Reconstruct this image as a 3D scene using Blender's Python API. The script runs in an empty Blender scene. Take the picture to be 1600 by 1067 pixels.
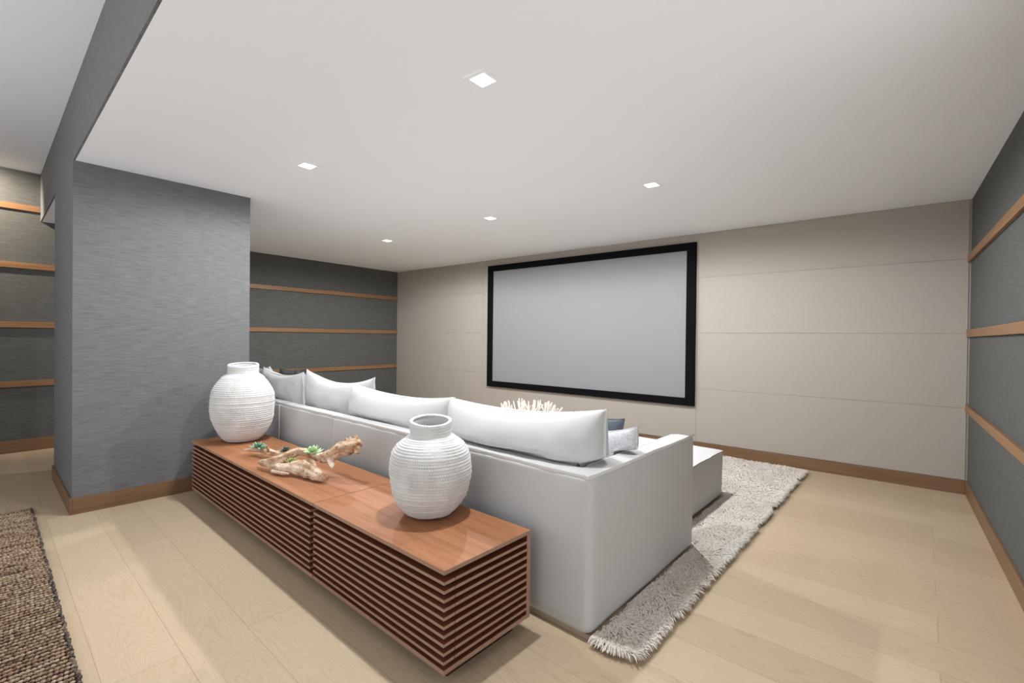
import bpy, math, random
import numpy as np
from mathutils import Matrix, Vector

# ------------------------------------------------------------------ camera, world, lights, exposure
S = bpy.context.scene
col = S.collection
EYE = 1.35                                   # camera height
YAW, PITCH, ROLL, FPX = -0.6797, -0.0077, 0.0112, 728.22
def cam_axes():
    f = np.array([math.sin(YAW)*math.cos(PITCH), math.cos(YAW)*math.cos(PITCH), math.sin(PITCH)])
    r = np.array([math.cos(YAW), -math.sin(YAW), 0]); u = np.cross(r, f)
    return r*math.cos(ROLL)+u*math.sin(ROLL), -r*math.sin(ROLL)+u*math.cos(ROLL), f
_r, _u, _f = cam_axes()
cd = bpy.data.cameras.new('camera'); cam = bpy.data.objects.new('camera', cd); col.objects.link(cam)
cd.sensor_width = 36; cd.lens = FPX/1600*36; cd.clip_start = 0.05
cam.matrix_world = Matrix(((_r[0], _u[0], -_f[0], 0), (_r[1], _u[1], -_f[1], 0), (_r[2], _u[2], -_f[2], EYE), (0, 0, 0, 1)))
S.camera = cam

w = bpy.data.worlds.new('world'); S.world = w; w.use_nodes = True
# soft fill from behind and the right opening; lower half brightened to lift ceilings
_nt = w.node_tree; _bg = _nt.nodes['Background']
_tc = _nt.nodes.new('ShaderNodeTexCoord'); _sx = _nt.nodes.new('ShaderNodeSeparateXYZ'); _cr = _nt.nodes.new('ShaderNodeValToRGB')
_mr = _nt.nodes.new('ShaderNodeMapRange'); _mr.inputs['From Min'].default_value = -0.25; _mr.inputs['From Max'].default_value = 0.15
_nt.links.new(_tc.outputs['Generated'], _sx.inputs[0]); _nt.links.new(_sx.outputs[2], _mr.inputs['Value']); _nt.links.new(_mr.outputs[0], _cr.inputs[0])
_cr.color_ramp.elements[0].color = (0.66, 0.675, 0.70, 1); _cr.color_ramp.elements[1].color = (0.46, 0.475, 0.49, 1)
_nt.links.new(_cr.outputs[0], _bg.inputs[0]); _bg.inputs[1].default_value = 2.85

LAMP_W = 143.0          # recessed ceiling lamps
WASH_W = 300.0          # wall washer in the upper ceiling
LAMP_COL = (0.94, 0.97, 1.0)
S.view_settings.view_transform = 'Standard'; S.view_settings.look = 'None'
S.view_settings.exposure = 0.08; S.view_settings.gamma = 1.0; S.view_settings.use_curve_mapping = False
S.cycles.use_denoising = True
S.cycles.max_bounces = 12; S.cycles.diffuse_bounces = 8
S.cycles.sample_clamp_indirect = 6.0

# ------------------------------------------------------------------ frames
YB, XR, XL, HC, HU = 5.772, 0.560, -7.613, 2.628, 3.168    # back wall, right wall, left wall, low ceiling, high ceiling
TH = -0.0416                                               # furniture and pillar are turned a little against the room
KX, KY = -1.2926, 1.2081                                   # near corner of the sideboard = origin of the furniture frame
ca, sa = math.cos(TH), math.sin(TH)
def W(x, y, z=0.0): return (KX + x*ca - y*sa, KY + x*sa + y*ca, z)
rng = np.random.default_rng(7)

# ------------------------------------------------------------------ mesh helpers
class MB:
    def __init__(s): s.v = []; s.f = []; s.n = 0
    def add(s, v, f):
        v = np.asarray(v, float).reshape(-1, 3)
        s.v.append(v); s.f.extend([tuple(int(i)+s.n for i in q) for q in f]); s.n += len(v); return s
    def box(s, x0, x1, y0, y1, z0, z1):
        v = [(x, y, z) for z in (z0, z1) for y in (y0, y1) for x in (x0, x1)]
        return s.add(v, [(0, 2, 3, 1), (4, 5, 7, 6), (0, 1, 5, 4), (2, 6, 7, 3), (0, 4, 6, 2), (1, 3, 7, 5)])
    def grid(s, P, closed_u=False, closed_v=False):
        P = np.asarray(P, float); m, n = P.shape[:2]; f = []
        for i in range(m if closed_u else m-1):
            for j in range(n if closed_v else n-1):
                i2, j2 = (i+1) % m, (j+1) % n
                f.append((i*n+j, i2*n+j, i2*n+j2, i*n+j2))
        return s.add(P.reshape(-1, 3), f)
    def V(s): return np.concatenate(s.v)

def mesh_obj(name, mb, mat, smooth=None, bevel=0.0, segs=2):
    V = mb.V(); me = bpy.data.meshes.new(name)
    me.from_pydata(V.tolist(), [], mb.f); me.update()
    if mat: me.materials.append(mat)
    if smooth is not None:
        me.polygons.foreach_set('use_smooth', [True]*len(me.polygons))
        if smooth < 179: me.set_sharp_from_angle(angle=math.radians(smooth))
    o = bpy.data.objects.new(name, me); col.objects.link(o)
    if bevel:
        b = o.modifiers.new('bevel', 'BEVEL'); b.width = bevel; b.segments = segs; b.limit_method = 'ANGLE'
    return o
def tag(o, label=None, cat=None, group=None, kind=None):
    if label: o['label'] = label
    if cat: o['category'] = cat
    if group: o['group'] = group
    if kind: o['kind'] = kind
    return o
BASE = {}
def thing(name, label, cat, base, group=None):
    o = bpy.data.objects.new(name, None); col.objects.link(o); o.empty_display_size = 0.1
    o.location = W(*base); o.rotation_euler = (0, 0, TH); BASE[o.name] = np.array(base, float)
    return tag(o, label, cat, group)
def part(name, mb, mat, parent, label=None, smooth=None, bevel=0.0, segs=2, kind=None):
    # vertices are given in the furniture frame
    b = BASE[parent.name]
    mb.v = [v - b for v in mb.v]
    o = mesh_obj(name, mb, mat, smooth, bevel, segs); o.parent = parent; BASE[o.name] = b
    return tag(o, label, kind=kind)
def solo(name, mb, mat, base, label, cat, group=None, smooth=None, bevel=0.0, segs=2):
    mb.v = [v - np.array(base, float) for v in mb.v]
    o = mesh_obj(name, mb, mat, smooth, bevel, segs); o.location = W(*base); o.rotation_euler = (0, 0, TH)
    BASE[o.name] = np.array(base, float)
    return tag(o, label, cat, group)
def struct(name, mb, mat, label, cat, smooth=None, bevel=0.0):
    return tag(mesh_obj(name, mb, mat, smooth, bevel), label, cat, kind='structure')

def vnoise(P, seed=0, octaves=3):
    """cheap smooth vector-free noise: sum of rotated sines, P (...,3) -> about -1..1"""
    r = np.random.default_rng(seed); out = 0.0; amp = 1.0; tot = 0
    for o in range(octaves):
        for k in range(3):
            d = r.normal(size=3); d /= np.linalg.norm(d)
            out = out + amp*np.sin((P @ d)*(2**o)*2*math.pi + r.uniform(0, 6.28)); tot += amp
        amp *= 0.55
    return out/tot*1.7

# ------------------------------------------------------------------ materials
def newmat(name, rough=0.6, spec=0.3):
    m = bpy.data.materials.new(name); m.use_nodes = True
    nt = m.node_tree; b = nt.nodes['Principled BSDF']
    b.inputs['Roughness'].default_value = rough; b.inputs['Specular IOR Level'].default_value = spec
    return m, nt, b
def nd(nt, t, **kw):
    n = nt.nodes.new(t)
    for k, v in kw.items(): setattr(n, k, v)
    return n
def coords(nt, scale=(1, 1, 1), loc=(0, 0, 0), rot=(0, 0, 0), out='Object'):
    tc = nd(nt, 'ShaderNodeTexCoord'); mp = nd(nt, 'ShaderNodeMapping')
    mp.inputs['Scale'].default_value = scale; mp.inputs['Location'].default_value = loc; mp.inputs['Rotation'].default_value = rot
    nt.links.new(tc.outputs[out], mp.inputs['Vector']); return mp.outputs['Vector']
def noise(nt, vec, scale, detail=4, rough=0.6, dist=0.0):
    n = nd(nt, 'ShaderNodeTexNoise'); n.inputs['Scale'].default_value = scale; n.inputs['Detail'].default_value = detail
    n.inputs['Roughness'].default_value = rough; n.inputs['Distortion'].default_value = dist
    nt.links.new(vec, n.inputs['Vector']); return n.outputs['Fac']
def ramp(nt, fac, stops):
    r = nd(nt, 'ShaderNodeValToRGB'); el = r.color_ramp.elements
    while len(el) < len(stops): el.new(0.5)
    for e, (p, c) in zip(el, stops): e.position = p; e.color = (*c, 1)
    nt.links.new(fac, r.inputs['Fac']); return r.outputs['Color']
def math_(nt, op, a, b=None):
    n = nd(nt, 'ShaderNodeMath', operation=op)
    for i, x in enumerate((a, b)):
        if x is None: continue
        if isinstance(x, (int, float)): n.inputs[i].default_value = x
        else: nt.links.new(x, n.inputs[i])
    return n.outputs[0]
def mixc(nt, fac, a, b, mode='MIX'):
    n = nd(nt, 'ShaderNodeMix', data_type='RGBA', blend_type=mode)
    def put(sock, x):
        if isinstance(x, (int, float)): sock.default_value = x
        elif isinstance(x, tuple): sock.default_value = (*x, 1)
        else: nt.links.new(x, sock)
    put(n.inputs[0], fac); put(n.inputs[6], a); put(n.inputs[7], b)
    return n.outputs[2]
def bump(nt, b, h, strength=0.3, dist=0.002):
    n = nd(nt, 'ShaderNodeBump'); n.inputs['Strength'].default_value = strength; n.inputs['Distance'].default_value = dist
    nt.links.new(h, n.inputs['Height']); nt.links.new(n.outputs['Normal'], b.inputs['Normal'])
def plain(name, c, rough=0.6, spec=0.3):
    m, nt, b = newmat(name, rough, spec); b.inputs['Base Color'].default_value = (*c, 1); return m

def grasscloth(name, c0, c1, c2):
    m, nt, b = newmat(name, 0.8, 0.15)
    f1 = noise(nt, coords(nt, (9, 9, 190)), 1.0, 5, 0.65, 0.15)
    f2 = noise(nt, coords(nt, (60, 60, 900)), 1.0, 2)
    f3 = noise(nt, coords(nt, (130, 130, 6)), 1.0, 2)
    f = math_(nt, 'ADD', math_(nt, 'MULTIPLY', f1, 0.7), math_(nt, 'ADD', math_(nt, 'MULTIPLY', f2, 0.2), math_(nt, 'MULTIPLY', f3, 0.1)))
    nt.links.new(ramp(nt, f, [(0.33, c0), (0.5, c1), (0.68, c2)]), b.inputs['Base Color'])
    bump(nt, b, f, 0.35, 0.002); return m
def woven(name, c0, c1, s=700, st=0.25, big=0.0, rough=0.85):
    m, nt, b = newmat(name, rough, 0.15)
    f1 = noise(nt, coords(nt, (s*0.12, s*0.12, s)), 1.0, 2)
    f2 = noise(nt, coords(nt, (s, s, s*0.1)), 1.0, 2)
    f3 = noise(nt, coords(nt), 2.5, 3)
    f = math_(nt, 'ADD', math_(nt, 'MULTIPLY', f1, 0.5), math_(nt, 'MULTIPLY', f2, 0.5))
    g = math_(nt, 'ADD', math_(nt, 'MULTIPLY', f, 1.0-big), math_(nt, 'MULTIPLY', f3, big))
    nt.links.new(ramp(nt, g, [(0.3, c0), (0.7, c1)]), b.inputs['Base Color'])
    bump(nt, b, f, st, 0.001); return m
def wood(name, c0, c1, c2, axis='x', rough=0.4, spec=0.35, g=1.0):
    m, nt, b = newmat(name, rough, spec)
    sc = {'x': (0.9, 22, 22), 'y': (22, 0.9, 22)}[axis]; sf = {'x': (6, 260, 260), 'y': (260, 6, 260)}[axis]
    f1 = noise(nt, coords(nt, tuple(q*g for q in sc)), 1.0, 5, 0.6, 0.8)
    f2 = noise(nt, coords(nt, sf), 1.0, 3)
    f = math_(nt, 'ADD', math_(nt, 'MULTIPLY', f1, 0.7), math_(nt, 'MULTIPLY', f2, 0.3))
    nt.links.new(ramp(nt, f, [(0.32, c0), (0.52, c1), (0.7, c2)]), b.inputs['Base Color'])
    bump(nt, b, f2, 0.08, 0.001); return m

def floor_mat():
    m, nt, b = newmat('oak_planks', 0.5, 0.25)
    v = coords(nt, (1, 1, 1), (0.0, -0.167, 0))
    br = nd(nt, 'ShaderNodeTexBrick'); br.offset = 0.41; br.offset_frequency = 2; br.squash = 1.0
    for k, x in (('Scale', 1.0), ('Mortar Size', 0.0012), ('Mortar Smooth', 0.3), ('Bias', 0.0), ('Brick Width', 2.4), ('Row Height', 0.2535)):
        br.inputs[k].default_value = x
    br.inputs['Color1'].default_value = (0, 0, 0, 1); br.inputs['Color2'].default_value = (1, 1, 1, 1); br.inputs['Mortar'].default_value = (0.5, 0.5, 0.5, 1)
    nt.links.new(v, br.inputs['Vector'])
    sep = nd(nt, 'ShaderNodeSeparateColor'); nt.links.new(br.outputs['Color'], sep.inputs[0]); pid = sep.outputs[0]
    comb = nd(nt, 'ShaderNodeCombineXYZ'); nt.links.new(math_(nt, 'MULTIPLY', pid, 37.0), comb.inputs[2])
    add = nd(nt, 'ShaderNodeVectorMath', operation='ADD'); nt.links.new(coords(nt, (0.9, 5.5, 1)), add.inputs[0]); nt.links.new(comb.outputs[0], add.inputs[1])
    big = noise(nt, add.outputs[0], 1.0, 3, 0.42, 0.5)
    rings = math_(nt, 'ABSOLUTE', math_(nt, 'SUBTRACT', math_(nt, 'FRACT', math_(nt, 'MULTIPLY', big, 34.0)), 0.5))
    fine = noise(nt, coords(nt, (5, 150, 1)), 1.0, 4, 0.65)
    base = mixc(nt, pid, (0.470, 0.360, 0.240), (0.535, 0.418, 0.288))
    ringc = ramp(nt, rings, [(0.0, (0.86, 0.83, 0.79)), (0.20, (1, 1, 1)), (0.5, (1.0, 1.0, 1.0))])
    c = mixc(nt, 0.55, base, ringc, 'MULTIPLY')
    c = mixc(nt, 0.5, c, ramp(nt, fine, [(0.35, (0.88, 0.86, 0.83)), (0.6, (1, 1, 1))]), 'MULTIPLY')
    c = mixc(nt, math_(nt, 'MULTIPLY', br.outputs['Fac'], 0.6), c, (0.22, 0.15, 0.09))
    nt.links.new(c, b.inputs['Base Color'])
    bump(nt, b, math_(nt, 'SUBTRACT', math_(nt, 'MULTIPLY', fine, 0.3), br.outputs['Fac']), 0.25, 0.001); return m

M = {}
M['floor'] = floor_mat()
M['ceiling'] = plain('ceiling_paint', (0.880, 0.908, 0.945), 0.9, 0.1)
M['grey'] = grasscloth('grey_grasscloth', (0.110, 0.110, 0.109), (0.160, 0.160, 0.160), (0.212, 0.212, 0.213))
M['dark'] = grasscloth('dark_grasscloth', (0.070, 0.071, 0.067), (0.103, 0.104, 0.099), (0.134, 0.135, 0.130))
M['beige'] = woven('beige_wall_fabric', (0.362, 0.322, 0.277), (0.428, 0.386, 0.338), 420, 0.2, 0.15)
M['gap'] = plain('panel_gap', (0.36, 0.315, 0.27), 0.9)
M['oak'] = wood('rail_oak', (0.185, 0.092, 0.040), (0.255, 0.135, 0.064), (0.305, 0.168, 0.085), 'x', 0.45)
M['oaky'] = wood('rail_oak_lengthwise', (0.185, 0.092, 0.040), (0.255, 0.135, 0.064), (0.305, 0.168, 0.085), 'y', 0.45)
M['base'] = wood('baseboard_oak', (0.140, 0.075, 0.037), (0.195, 0.108, 0.056), (0.235, 0.135, 0.072), 'x', 0.45)
M['basey'] = wood('baseboard_oak_lengthwise', (0.140, 0.075, 0.037), (0.195, 0.108, 0.056), (0.235, 0.135, 0.072), 'y', 0.45)
M['top'] = wood('reddish_wood_top', (0.250, 0.100, 0.043), (0.325, 0.142, 0.068), (0.390, 0.188, 0.098), 'x', 0.55, 0.12)
M['slat'] = wood('reddish_wood_slat', (0.110, 0.034, 0.016), (0.150, 0.048, 0.022), (0.190, 0.066, 0.032), 'x', 0.5, 0.2)
M['slaty'] = wood('reddish_wood_end_slat', (0.110, 0.034, 0.016), (0.150, 0.048, 0.022), (0.190, 0.066, 0.032), 'y', 0.5, 0.2)
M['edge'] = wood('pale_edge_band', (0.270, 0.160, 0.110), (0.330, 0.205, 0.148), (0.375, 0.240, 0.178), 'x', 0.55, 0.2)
M['inner'] = wood('dark_reddish_panel', (0.022, 0.008, 0.005), (0.034, 0.012, 0.007), (0.050, 0.018, 0.010), 'x', 0.5, 0.3)
M['linen'] = woven('white_linen', (0.465, 0.463, 0.456), (0.525, 0.523, 0.516), 900, 0.2, 0.1)
M['piping'] = woven('white_linen_seam', (0.62, 0.615, 0.60), (0.70, 0.695, 0.68), 900, 0.2)
M['tweed'] = woven('pale_grey_tweed', (0.22, 0.225, 0.24), (0.72, 0.72, 0.74), 330, 0.5)
M['navy'] = woven('blue_grey_weave', (0.045, 0.055, 0.075), (0.15, 0.17, 0.20), 400, 0.5)
M['charcoal'] = woven('charcoal_weave', (0.05, 0.055, 0.055), (0.11, 0.115, 0.115), 400, 0.5)
M['black'] = plain('black_velvet', (0.006, 0.006, 0.007), 0.95, 0.05)
M['screen'] = plain('screen_cloth', (0.268, 0.268, 0.270), 0.9, 0.05)
M['trimwhite'] = plain('lamp_trim_paint', (0.885, 0.905, 0.935), 0.8, 0.1)
m, nt, b = newmat('vase_white', 0.85, 0.15)
f = noise(nt, coords(nt), 9.0, 4)
nt.links.new(ramp(nt, f, [(0.3, (0.56, 0.55, 0.535)), (0.7, (0.68, 0.672, 0.66))]), b.inputs['Base Color']); M['vase'] = m
m, nt, b = newmat('shag_wool', 0.9, 0.1)
f = noise(nt, coords(nt), 5.0, 4); g = noise(nt, coords(nt), 90.0, 2)
c = mixc(nt, 0.5, ramp(nt, f, [(0.35, (0.62, 0.54, 0.45)), (0.65, (0.75, 0.695, 0.63))]), ramp(nt, g, [(0.3, (0.53, 0.455, 0.375)), (0.65, (0.79, 0.76, 0.72))]))
nt.links.new(c, b.inputs['Base Color']); M['shag'] = m
m, nt, b = newmat('rug_backing', 0.95, 0.05); b.inputs['Base Color'].default_value = (0.40, 0.32, 0.24, 1); M['backing'] = m
m, nt, b = newmat('jute_cord', 0.9, 0.1)
f = noise(nt, coords(nt, (26, 1.5, 1)), 1.0, 3, 0.7); g = noise(nt, coords(nt), 60.0, 2)
h = math_(nt, 'ADD', math_(nt, 'MULTIPLY', f, 0.45), math_(nt, 'MULTIPLY', g, 0.55))
nt.links.new(ramp(nt, h, [(0.36, (0.055, 0.040, 0.032)), (0.44, (0.20, 0.120, 0.072)), (0.53, (0.36, 0.25, 0.165)), (0.64, (0.46, 0.385, 0.30))]), b.inputs['Base Color']); M['jute'] = m
m, nt, b = newmat('jute_binding', 0.9, 0.1)
nt.links.new(ramp(nt, noise(nt, coords(nt), 40.0, 2), [(0.38, (0.03, 0.035, 0.045)), (0.5, (0.10, 0.075, 0.06)), (0.66, (0.24, 0.18, 0.14))]), b.inputs['Base Color']); M['binding'] = m
M['jutebase'] = plain('jute_underside', (0.03, 0.023, 0.018), 0.95, 0.05)
m, nt, b = newmat('driftwood', 0.8, 0.2)
f = noise(nt, coords(nt, (7, 45, 45), rot=(0, 0, -.35)), 1.0, 4, 0.6, 0.8); g = noise(nt, coords(nt), 9.0, 3)
k_ = noise(nt, coords(nt, (1, 1.6, 1.6)), 34.0, 2)
h = math_(nt, 'ADD', math_(nt, 'MULTIPLY', f, 0.5), math_(nt, 'MULTIPLY', g, 0.5))
c = ramp(nt, h, [(0.36, (0.24, 0.130, 0.066)), (0.46, (0.46, 0.30, 0.185)), (0.55, (0.64, 0.49, 0.36)), (0.66, (0.76, 0.66, 0.55))])
c = mixc(nt, ramp(nt, k_, [(0.30, (1, 1, 1)), (0.36, (0, 0, 0))]), c, (0.10, 0.05, 0.025))
nt.links.new(c, b.inputs['Base Color'])
bump(nt, b, h, 0.5, 0.003); M['drift'] = m
def leafmat(name, c0, c1):
    m, nt, b = newmat(name, 0.55, 0.3); f = noise(nt, coords(nt), 60.0, 2)
    nt.links.new(ramp(nt, f, [(0.35, c0), (0.65, c1)]), b.inputs['Base Color']); return m
M['leaf1'] = leafmat('succulent_blue_green', (0.10, 0.22, 0.14), (0.32, 0.46, 0.34))
M['leaf2'] = leafmat('succulent_dusky', (0.07, 0.08, 0.055), (0.20, 0.22, 0.15))
M['leaf3'] = leafmat('succulent_pale_green', (0.26, 0.42, 0.17), (0.55, 0.66, 0.42))
M['leaf4'] = leafmat('succulent_olive', (0.16, 0.20, 0.04), (0.40, 0.42, 0.15))
M['twig'] = plain('pale_twig', (0.80, 0.75, 0.67), 0.8, 0.15)
M['table'] = wood('table_oak', (0.20, 0.12, 0.07), (0.28, 0.18, 0.11), (0.34, 0.23, 0.14), 'x', 0.45)
def emit(name, c, s):
    m = bpy.data.materials.new(name); m.use_nodes = True; nt = m.node_tree
    b = nt.nodes['Principled BSDF']; b.inputs['Base Color'].default_value = (0.8, 0.8, 0.8, 1)
    b.inputs['Emission Color'].default_value = (*c, 1); b.inputs['Emission Strength'].default_value = s; return m
M['lamp'] = emit('lamp_diffuser', (1, 0.98, 0.95), 6.0)

# ------------------------------------------------------------------ setting
ys = -2.0                                               # how far the room is built behind the camera
# floor (furniture-aligned planks)
fl = MB().box(-8.6, 2.6, -3.0, 6.3, -0.05, 0.0)
o = tag(mesh_obj('floor', fl, M['floor']), 'pale oak plank floor', 'floor', kind='structure')
o.location = W(0, 0, 0); o.rotation_euler = (0, 0, TH)
# pillar frame: corner point and directions
CX, CY = -4.7017, 0.6382
def PW(u, v, z): return (CX + u*ca - v*sa, CY + u*sa + v*ca, z)     # u along the beam, v into the room
def pbox(mb, u0, u1, v0, v1, z0, z1):
    v = [PW(u, q, z) for z in (z0, z1) for q in (v0, v1) for u in (u0, u1)]
    return mb.add(v, [(0, 2, 3, 1), (4, 5, 7, 6), (0, 1, 5, 4), (2, 6, 7, 3), (0, 4, 6, 2), (1, 3, 7, 5)])
PL, PD = 1.30, 1.209                                                # pillar length and depth
def yb(x, v=0.0): return CY + v*ca + (x - CX + v*sa)*math.tan(TH)    # y of the beam line at x
# low ceiling: a slab from the beam face to the back wall
def prism(poly, z0, z1):
    n = len(poly); v = [(x, y, z0) for x, y in poly] + [(x, y, z1) for x, y in poly]
    f = [tuple(reversed(range(n))), tuple(range(n, 2*n))] + [(i, (i+1) % n, n+(i+1) % n, n+i) for i in range(n)]
    return v, f
xe0, xe1 = XL-0.12, XR+0.12
struct('ceiling', MB().add(*prism([(xe0, yb(xe0, .012)), (xe1, yb(xe1, .012)), (xe1, YB+.12), (xe0, YB+.12)], HC, HC+0.1)), M['ceiling'], 'low white ceiling over the seating area', 'ceiling')
struct('ceiling', MB().add(*prism([(xe0, ys), (xe1, ys), (xe1, yb(xe1, .3)), (xe0, yb(xe0, .3))], HU, HU+0.1)), M['ceiling'], 'higher white ceiling in front of the dropped beam', 'ceiling')
struct('wall_beam', MB().add(*prism([(xe0, yb(xe0)), (xe1, yb(xe1)), (xe1, yb(xe1, .012)), (xe0, yb(xe0, .012))], HC, HU)), M['grey'], 'grey grasscloth beam face between the two ceilings', 'wall')
pm = pbox(MB(), -PL, 0, 0, PD, 0, HC)
struct('wall_pillar', pm, M['grey'], 'grey grasscloth wall stub under the beam', 'wall')
bb = MB(); pbox(bb, -PL-.014, .014, -.014, 0, 0, .122); pbox(bb, 0, .014, 0, PD+.014, 0, .122); pbox(bb, -PL-.014, -PL, 0, PD+.014, 0, .122); pbox(bb, -PL, 0, PD, PD+.014, 0, .122)
struct('baseboard_pillar', bb, M['basey'], 'oak baseboard around the grey wall stub', 'baseboard', bevel=.002)
# left, right walls
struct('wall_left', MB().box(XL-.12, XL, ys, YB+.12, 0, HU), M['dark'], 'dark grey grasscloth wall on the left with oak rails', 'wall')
OY0, OY1, OZ = .35, 2.35, 2.25                            # unseen opening added to let fill light in through the right wall
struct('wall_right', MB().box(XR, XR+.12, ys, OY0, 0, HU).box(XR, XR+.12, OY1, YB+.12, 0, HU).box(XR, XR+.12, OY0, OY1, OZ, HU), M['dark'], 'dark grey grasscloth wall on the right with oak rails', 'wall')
struct('wall_light_blocker', MB().box(XL-.12, -5.6, ys-.12, ys, 0, HU), M['dark'], 'unseen dark grey wall piece behind the camera on the left, added to cut fill light', 'wall')  # added out of view and sized to hold back fill on the left
# back wall: fabric panels with thin joints over a backing
bw = MB(); bw.box(XL, XR, YB+.006, YB+.12, 0, HC)
struct('wall_back', bw, M['gap'], 'beige wall behind the projection screen', 'wall')
pn = MB(); g = .0009
for x0, x1 in ((XL, -5.3), (-5.3, -1.80), (-1.80, XR-.014)):
    for z0, z1 in ((.125, .768), (.768, 1.434), (1.434, 2.100), (2.100, HC-.004)):
        pn.box(x0+g, x1-g, YB, YB+.006, z0+g, z1-g)
struct('trim_1', pn, M['beige'], 'beige fabric wall panels with fine horizontal joints', 'wall panel', bevel=.001)
RD = .024
struct('light_opening_lining', MB().box(XR-.018, XR+.138, OY0, OY0+.02, 0, OZ).box(XR-.018, XR+.138, OY1-.02, OY1, 0, OZ).box(XR-.018, XR+.138, OY0, OY1, OZ-.02, OZ), M['oak'], 'oak lining of the unseen opening added to the right wall for fill light', 'doorway', bevel=.002)  # lines the opening that was added to admit fill light
t = 2
for z0 in (.738, 1.402, 2.066):
    struct('trim_%d' % t, MB().box(XR-RD, XR, ys, OY0-.001, z0, z0+.064).box(XR-RD, XR, OY1+.001, YB-.001, z0, z0+.064), M['oaky'],
           'oak rail on the right grey wall, %s' % {.738: 'lowest of three', 1.402: 'middle of three', 2.066: 'top of three'}[z0], 'wall rail', bevel=.002); t += 1
for z0 in (.738, 1.404, 2.070):
    struct('trim_%d' % t, MB().box(XL, XL+RD, ys, YB-.001, z0, z0+.066), M['oaky'],
           'oak rail on the left grey wall, %s below the low ceiling' % {.738: 'lowest', 1.404: 'middle one', 2.070: 'highest'}[z0], 'wall rail', bevel=.002); t += 1
struct('trim_%d' % t, MB().box(XL, XL+RD, ys, yb(XL)-.002, 2.725, 2.790), M['oaky'], 'oak rail high on the left wall under the higher ceiling', 'wall rail', bevel=.002)
struct('baseboard_right', MB().box(XR-.015, XR, ys, OY0-.001, 0, .122).box(XR-.015, XR, OY1+.001, YB, 0, .122), M['basey'], 'oak baseboard along the right wall', 'baseboard', bevel=.002)
struct('baseboard_left', MB().box(XL, XL+.015, ys, YB, 0, .140), M['basey'], 'oak baseboard along the left wall', 'baseboard', bevel=.002)
struct('baseboard_back', MB().box(XL+.015, XR-.015, YB-.015, YB, 0, .122), M['base'], 'oak baseboard along the beige wall', 'baseboard', bevel=.002)

# ------------------------------------------------------------------ recessed ceiling lamps
def downlight(x, y, z, watts, label, group='square recessed ceiling lamps'):
    r = bpy.data.objects.new('recessed_ceiling_lamp', None); col.objects.link(r); r.location = (x, y, z); tag(r, label, 'ceiling light', group)
    BASE[r.name] = np.zeros(3)
    a, i = .073, .046; d = .003
    mb = MB()
    for x0, x1, y0, y1 in ((-a, a, -a, -i), (-a, a, i, a), (-a, -i, -i, i), (i, a, -i, i)): mb.box(x0, x1, y0, y1, -d, 0)
    part('trim_frame', mb, M['trimwhite'], r, bevel=.001)
    part('diffuser', MB().box(-i, i, -i, i, -.0025, 0), M['lamp'], r, 'glowing white diffuser')
    ld = bpy.data.lights.new('lamp_light', 'SPOT'); ld.spot_size = math.radians(178); ld.spot_blend = .30; ld.shadow_soft_size = .035; ld.energy = watts; ld.color = LAMP_COL
    lo = bpy.data.objects.new('lamp_light', ld); col.objects.link(lo); lo.parent = r; lo.location = (0, 0, -.010)
    return r
downlight(-1.583, 1.706, HC, LAMP_W*.92, 'square recessed ceiling lamp, largest and nearest, at top centre')
downlight(-3.421, 1.758, HC, LAMP_W*.95, 'square recessed ceiling lamp nearest to the grey wall stub')
downlight(-1.544, 3.723, HC, LAMP_W*1.35, 'square recessed ceiling lamp above the right part of the screen')
downlight(-3.335, 3.733, HC, LAMP_W*1.35, 'square recessed ceiling lamp just left of the screen, middle of the far row')
downlight(-5.220, 3.787, HC, LAMP_W*1.35, 'smallest square recessed ceiling lamp, near the dark left wall')
_wl = downlight(-7.22, -0.10, HU, WASH_W, 'recessed lamp in the higher ceiling washing the left wall', None)
_l = [c for c in _wl.children if c.type == 'LIGHT'][0]; _l.data.spot_size = math.radians(95); _l.data.spot_blend = .9; _l.rotation_euler = Vector((-.40, .42, -.50)).to_track_quat('-Z', 'Y').to_euler(); _l.data.color = (1.0, .86, .70)

# ------------------------------------------------------------------ projection screen
sx0, sx1, sz0, sz1 = -5.161, -1.811, .550, 2.527; fw = .109
r = bpy.data.objects.new('projection_screen', None); col.objects.link(r); r.location = ((sx0+sx1)/2, YB, sz0); BASE[r.name] = np.array([(sx0+sx1)/2, YB, sz0])
tag(r, 'large wall-mounted projection screen with wide black frame', 'screen')
y0, y1 = YB-.042, YB-.0005
part('frame', MB().box(sx0, sx1, y0, y1, sz1-fw*.85, sz1).box(sx0, sx1, y0, y1, sz0, sz0+fw*.85).box(sx0, sx0+fw, y0, y1, sz0+fw*.85, sz1-fw*.85).box(sx1-fw, sx1, y0, y1, sz0+fw*.85, sz1-fw*.85), M['black'], r, 'black velvet frame', bevel=.003)
part('screen_surface', MB().box(sx0+fw, sx1-fw, y0+.02, y1, sz0+fw*.85, sz1-fw*.85), M['screen'], r, 'pale grey screen cloth')

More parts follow.
